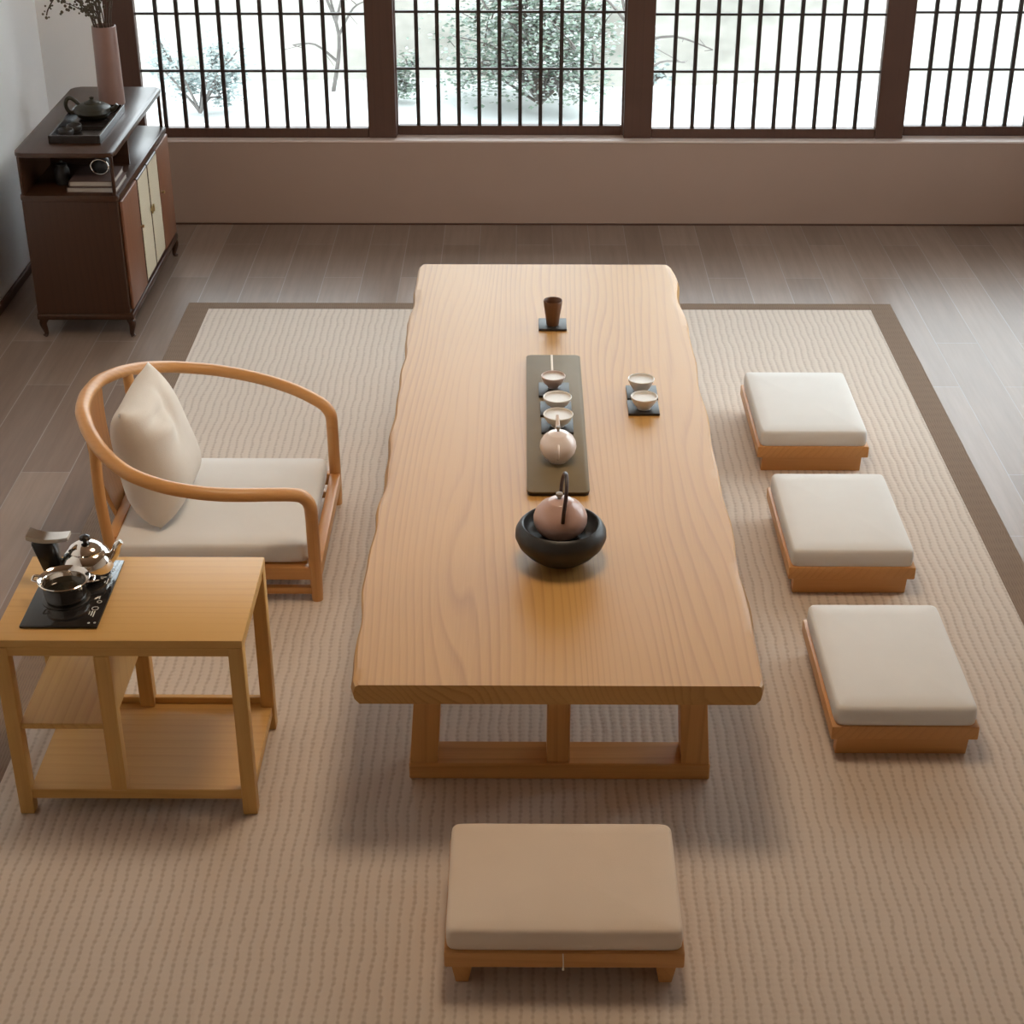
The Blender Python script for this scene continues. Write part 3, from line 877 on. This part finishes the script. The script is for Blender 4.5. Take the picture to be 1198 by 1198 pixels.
for i, (ya, yb, mt) in enumerate(((5.486, 5.728, 'wal_z'), (5.736, 5.906, 'rattan'), (5.912, 6.082, 'rattan'), (6.090, 6.308, 'wal_z'))):
    if mt == 'rattan':
        bm = BM(); box(bm, KX1+.0005, KX1+.011, ya, yb, .104, .490, .003, 1)
        d = link('door', bm, M['wal_z'], cab, origin=BO)
        bm = BM(); box(bm, KX1+.0102, KX1+.0125, ya+.006, yb-.006, .114, .482, .001, 1)
        pn_ = link('rattan_panel', bm, M['rattan'], d, origin=BO); pn_['label'] = 'cream rattan panel'
    else:
        bm = BM(); box(bm, KX1+.0005, KX1+.012, ya, yb, .100, .490, .004, 2)
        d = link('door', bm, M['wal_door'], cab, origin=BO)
    ky = {0: 5.715, 1: 5.897, 2: 5.921, 3: 6.105}[i]; kz = .325
    bm = BM()
    if i in (0, 3): lathe(bm, [(0, 0), (.003, 0), (.003, .006), (.006, .009), (.006, .013), (0, .015)], (0, 0, 0), 14)
    else: lathe(bm, [(0, 0), (.002, 0), (.002, .004), (.0055, .005), (.0055, .010), (0, .012)], (0, 0, 0), 14, 2.6, 1)
    bmesh.ops.rotate(bm, verts=bm.verts, cent=(0, 0, 0), matrix=Matrix.Rotation(PI/2, 3, 'Y'))
    bmesh.ops.translate(bm, verts=bm.verts, vec=(KX1+.0115, ky, kz))
    kn = link('knob', bm, M['brass'], d, origin=BO); kn['label'] = 'brass knob'
for sx, x in ((-1, KX0+.02), (1, KX1-.008)):
    for sy, y in ((-1, KY0+.016), (1, KY1-.016)):
        bm = BM()
        p = smooth_path([(x, y, .068), (x+sx*.008, y+sy*.006, .052), (x+sx*.004, y+sy*.003, .026), (x+sx*.002, y+sy*.001, .010), (x+sx*.008, y+sy*.005, 0)], 4)
        tube(bm, p, [.015, .0148, .0146, .0142, .0138, .013, .012, .011, .010, .0092, .0085, .008, .0075, .0075, .008, .009, .010], 10)
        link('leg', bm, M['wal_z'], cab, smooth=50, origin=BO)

ZK = .664
# vase with dry branches
vz = thing('tall_vase', 'tall rose-brown ceramic cylinder vase on the far end of the sideboard', 'vase', (-1.493, 6.08, ZK))
bm = BM(); lathe(bm, [(0, 0), (.043, 0), (.0465, .003), (.0465, .02), (.0445, .16), (.043, .276), (.0425, .281), (.040, .282), (.0385, .278), (.040, .16), (.041, .02), (0, .012)], (0, 0, 0), 48)
link('body', bm, M['vase'], vz, smooth=40)
random.seed(21)
fl = thing('dried_flowers', 'bunch of dark dried flower branches standing in the tall rose-brown vase', 'flowers', (-1.493, 6.08, ZK))
bs = BM(); bb = BM(); 
for k in range(13):
    a = random.uniform(0, 2*PI); sp_ = random.uniform(.03, .15); hh = random.uniform(.36, .62)
    b0 = Vector((random.uniform(-.02, .02), random.uniform(-.02, .02), .016))
    e = Vector((math.cos(a)*sp_-.02, math.sin(a)*sp_, hh))
    mid = Vector((math.cos(a)*.026, math.sin(a)*.026, .285))
    p = smooth_path([b0, mid, mid.lerp(e, .5)+Vector((random.uniform(-.02, .02), random.uniform(-.02, .02), .02)), e], 5)
    tube(bs, p, [.0028-.0015*i/len(p) for i in range(len(p))], 6)
    for t in range(34):
        q = p[random.randrange(8, len(p))]+Vector((random.gauss(0, .014), random.gauss(0, .014), random.gauss(0, .012)))
        if q.z < .295: continue
        r = random.uniform(.003, .0065)
        lathe(bb, [(0, -r), (r*.8, -r*.5), (r, .2*r), (r*.5, r*.9), (0, r*1.1)], q, 6)
p = smooth_path([(-.01, -.01, .02), (-.03, -.015, .284), (-.07, -.03, .37), (-.13, -.06, .40), (-.165, -.08, .36), (-.175, -.085, .335)], 6)
tube(bs, p, [.0034-.001*i/len(p) for i in range(len(p))], 6)
for t in range(18):
    q = p[random.randrange(16, len(p))]+Vector((random.gauss(0, .008), random.gauss(0, .008), random.gauss(0, .008)))
    r = random.uniform(.003, .006); lathe(bb, [(0, -r), (r*.8, -r*.5), (r, .2*r), (r*.5, r*.9), (0, r*1.1)], q, 6)
link('stems', bs, M['dry_stem'], fl); link('buds', bb, M['dry_bud'], fl)['kind'] = 'stuff'

# lacquer tray, iron teapot, two pebble cups
tr_ = thing('lacquer_tray', 'black lacquer tray with raised rim on the sideboard top', 'tray', (-1.513, 5.775, ZK))
bm = BM(); box(bm, -.085, .085, -.195, .195, 0, .006)
link('tray_floor', bm, M['lacquer'], tr_)
bm = BM()
box(bm, -.088, -.080, -.198, .198, 0, .027, .001, 1); box(bm, .080, .088, -.198, .198, 0, .027, .001, 1)
box(bm, -.080, .080, -.198, -.190, 0, .027, .001, 1); box(bm, -.080, .080, .190, .198, 0, .027, .001, 1)
link('rim', bm, M['lacquer'], tr_)
bm = BM(); box(bm, -.079, .079, -.045, -.039, .0055, .016)
link('partition', bm, M['lacquer'], tr_)
it = thing('iron_teapot', 'squat dark olive iron teapot on the black lacquer tray', 'teapot', (-1.513, 5.87, ZK+.006))
bm = BM(); lathe(bm, [(0, 0), (.040, 0), (.055, .010), (.066, .026), (.062, .040), (.046, .050), (.030, .054), (.028, .058), (.012, .064), (.006, .068), (.009, .074), (0, .078)], (0, 0, 0), 40)
link('body', bm, M['iron'], it, smooth=40)
bm = BM(); p = smooth_path([(-.05, 0, .020), (-.082, 0, .022), (-.094, 0, .046), (-.086, 0, .068), (-.070, 0, .070), (-.046, 0, .048)], 5)
tube(bm, p, [.007]*len(p), 10); link('handle', bm, M['iron'], it, smooth=50)
bm = BM(); p = smooth_path([(.05, 0, .026), (.074, 0, .034), (.088, 0, .050)], 5)
tube(bm, p, [.011-.005*i/(len(p)-1) for i in range(len(p))], 10); link('spout', bm, M['iron'], it, smooth=50)
for k, (x, y, lab) in enumerate(((-1.555, 5.640, 'small dark round cup at the near left corner of the lacquer tray'), (-1.540, 5.698, 'small dark round cup just before the iron teapot on the lacquer tray'))):
    q = thing('dark_cup', lab, 'cup', (x, y, ZK+.006), 0, 'dark cups on the lacquer tray')
    bm = BM(); lathe(bm, [(0, 0), (.016, 0), (.024, .008), (.027, .020), (.025, .026), (.023, .025), (.021, .012), (0, .008)], (0, 0, 0), 24)
    link('bowl', bm, M['stone'], q, smooth=40)

# things inside the open shelf
for k, (z, w, lab) in enumerate(((.5165, .17, 'dark-covered book lying at the bottom of the sideboard shelf pile'), (.5375, .15, 'dark-covered book on top of the pile in the sideboard shelf'))):
    bk = thing('book', lab, 'book', (-1.455, 5.585, z), 0, 'books in the sideboard shelf')
    bm = BM(); box(bm, -w/2, w/2, -.085, .085, 0, .0025); box(bm, -w/2, w/2, -.085, .085, .0175, .020); box(bm, -w/2, -w/2+.003, -.085, .085, 0, .020)
    link('cover', bm, M['cover'], bk)
    bm = BM(); box(bm, -w/2+.003, w/2-.003, -.082, .082, .0025, .0175); pg = link('pages', bm, M['paper'], bk); pg['label'] = 'pale pages'
orn = thing('black_ornament', 'black round ornament with a pale ring on the books in the sideboard shelf', 'ornament', (-1.435, 5.60, .5575))
bm = BM(); lathe(bm, [(0, 0), (.018, 0), (.030, .012), (.034, .028), (.028, .044), (.014, .054), (.010, .060), (.013, .066), (0, .070)], (0, 0, 0), 32)
link('body', bm, M['black_clay'], orn, smooth=40)
bm = BM()
pts = [(.030*math.cos(a), -.036, .030+.026*math.sin(a)) for a in [2*PI*k/28 for k in range(28)]]
pts.append(pts[0]); tube(bm, pts, .0025, 8); rg = link('ring', bm, M['chrome'], orn, smooth=60); rg['label'] = 'silver ring'
jr = thing('black_jar', 'small black lidded jar beside the books in the sideboard shelf', 'jar', (-1.575, 5.60, .5165))
bm = BM(); lathe(bm, [(0, 0), (.020, 0), (.025, .010), (.026, .05), (.020, .062), (.018, .066), (0, .066)], (0, 0, 0), 28)
link('body', bm, M['black_clay'], jr, smooth=40)
bm = BM(); lathe(bm, [(.019, .066), (.019, .071), (.006, .076), (.005, .082), (0, .085)], (0, 0, 0), 24); link('lid', bm, M['black_clay'], jr, smooth=40)

# ================================================================== LIGHT
# round paper ceiling lamp above the table (out of frame)
m, nt, b, o = newmat('lamp_paper')
b.inputs['Base Color'].default_value = (.85, .75, .6, 1)
b.inputs['Emission Color'].default_value = (1, .80, .58, 1); b.inputs['Emission Strength'].default_value = 20
M['lamp'] = m
lp = thing('ceiling_lamp', 'round warm paper ceiling lamp above the low table', 'lamp', (.08, 3.45, 2.75))
bm = BM(); lathe(bm, [(0, 0), (.37, 0), (.37, -.02), (0, -.02)], (0, 0, -.0005), 40); link('mount', bm, M['ash_x'], lp)
bm = BM(); lathe(bm, [(0, -.021), (.35, -.021), (.36, -.04), (.35, -.09), (.30, -.11), (0, -.115)], (0, 0, 0), 48); link('lamp_shade', bm, M['lamp'], lp)
w = bpy.data.worlds.new('overcast_sky'); scene.world = w; w.use_nodes = True
bg = w.node_tree.nodes['Background']
# overcast winter sky, brightest where the veiled sun stands beyond the windows
nt = w.node_tree
tc = nt.nodes.new('ShaderNodeTexCoord')
dp = nt.nodes.new('ShaderNodeVectorMath'); dp.operation = 'DOT_PRODUCT'
sd = Vector((.70, .56, .44)).normalized()
dp.inputs[1].default_value = sd
nt.links.new(tc.outputs['Generated'], dp.inputs[0])
g = math_node(nt, 'MAXIMUM', dp.outputs['Value'], 0)
g = math_node(nt, 'POWER', g, 2)
nt.links.new(math_node(nt, 'MULTIPLY_ADD', g, 6.8, 4.4), bg.inputs[1])
bg.inputs[0].default_value = (.87, .945, 1.0, 1)

# ================================================================== CAMERA
cam_d = bpy.data.cameras.new('camera'); cam = bpy.data.objects.new('camera', cam_d); COL.objects.link(cam)
cam_d.sensor_width = 36; cam_d.sensor_fit = 'HORIZONTAL'
cam_d.lens = 1964/1198*36
cam_d.clip_start = .05; cam_d.clip_end = 200
cam.location = (0, 0, 2.3)
cam.rotation_euler = (math.radians(90-28.7), 0, math.radians(.33))
scene.camera = cam
scene.view_settings.view_transform = 'Standard'
try: scene.view_settings.look = 'None'
except Exception: pass
scene.view_settings.exposure = 0
scene.view_settings.gamma = 1
scene.view_settings.use_curve_mapping = False
cy = scene.cycles
cy.use_denoising = True
cy.max_bounces = 10; cy.diffuse_bounces = 6; cy.glossy_bounces = 4; cy.transparent_max_bounces = 16
cy.sample_clamp_indirect = 8
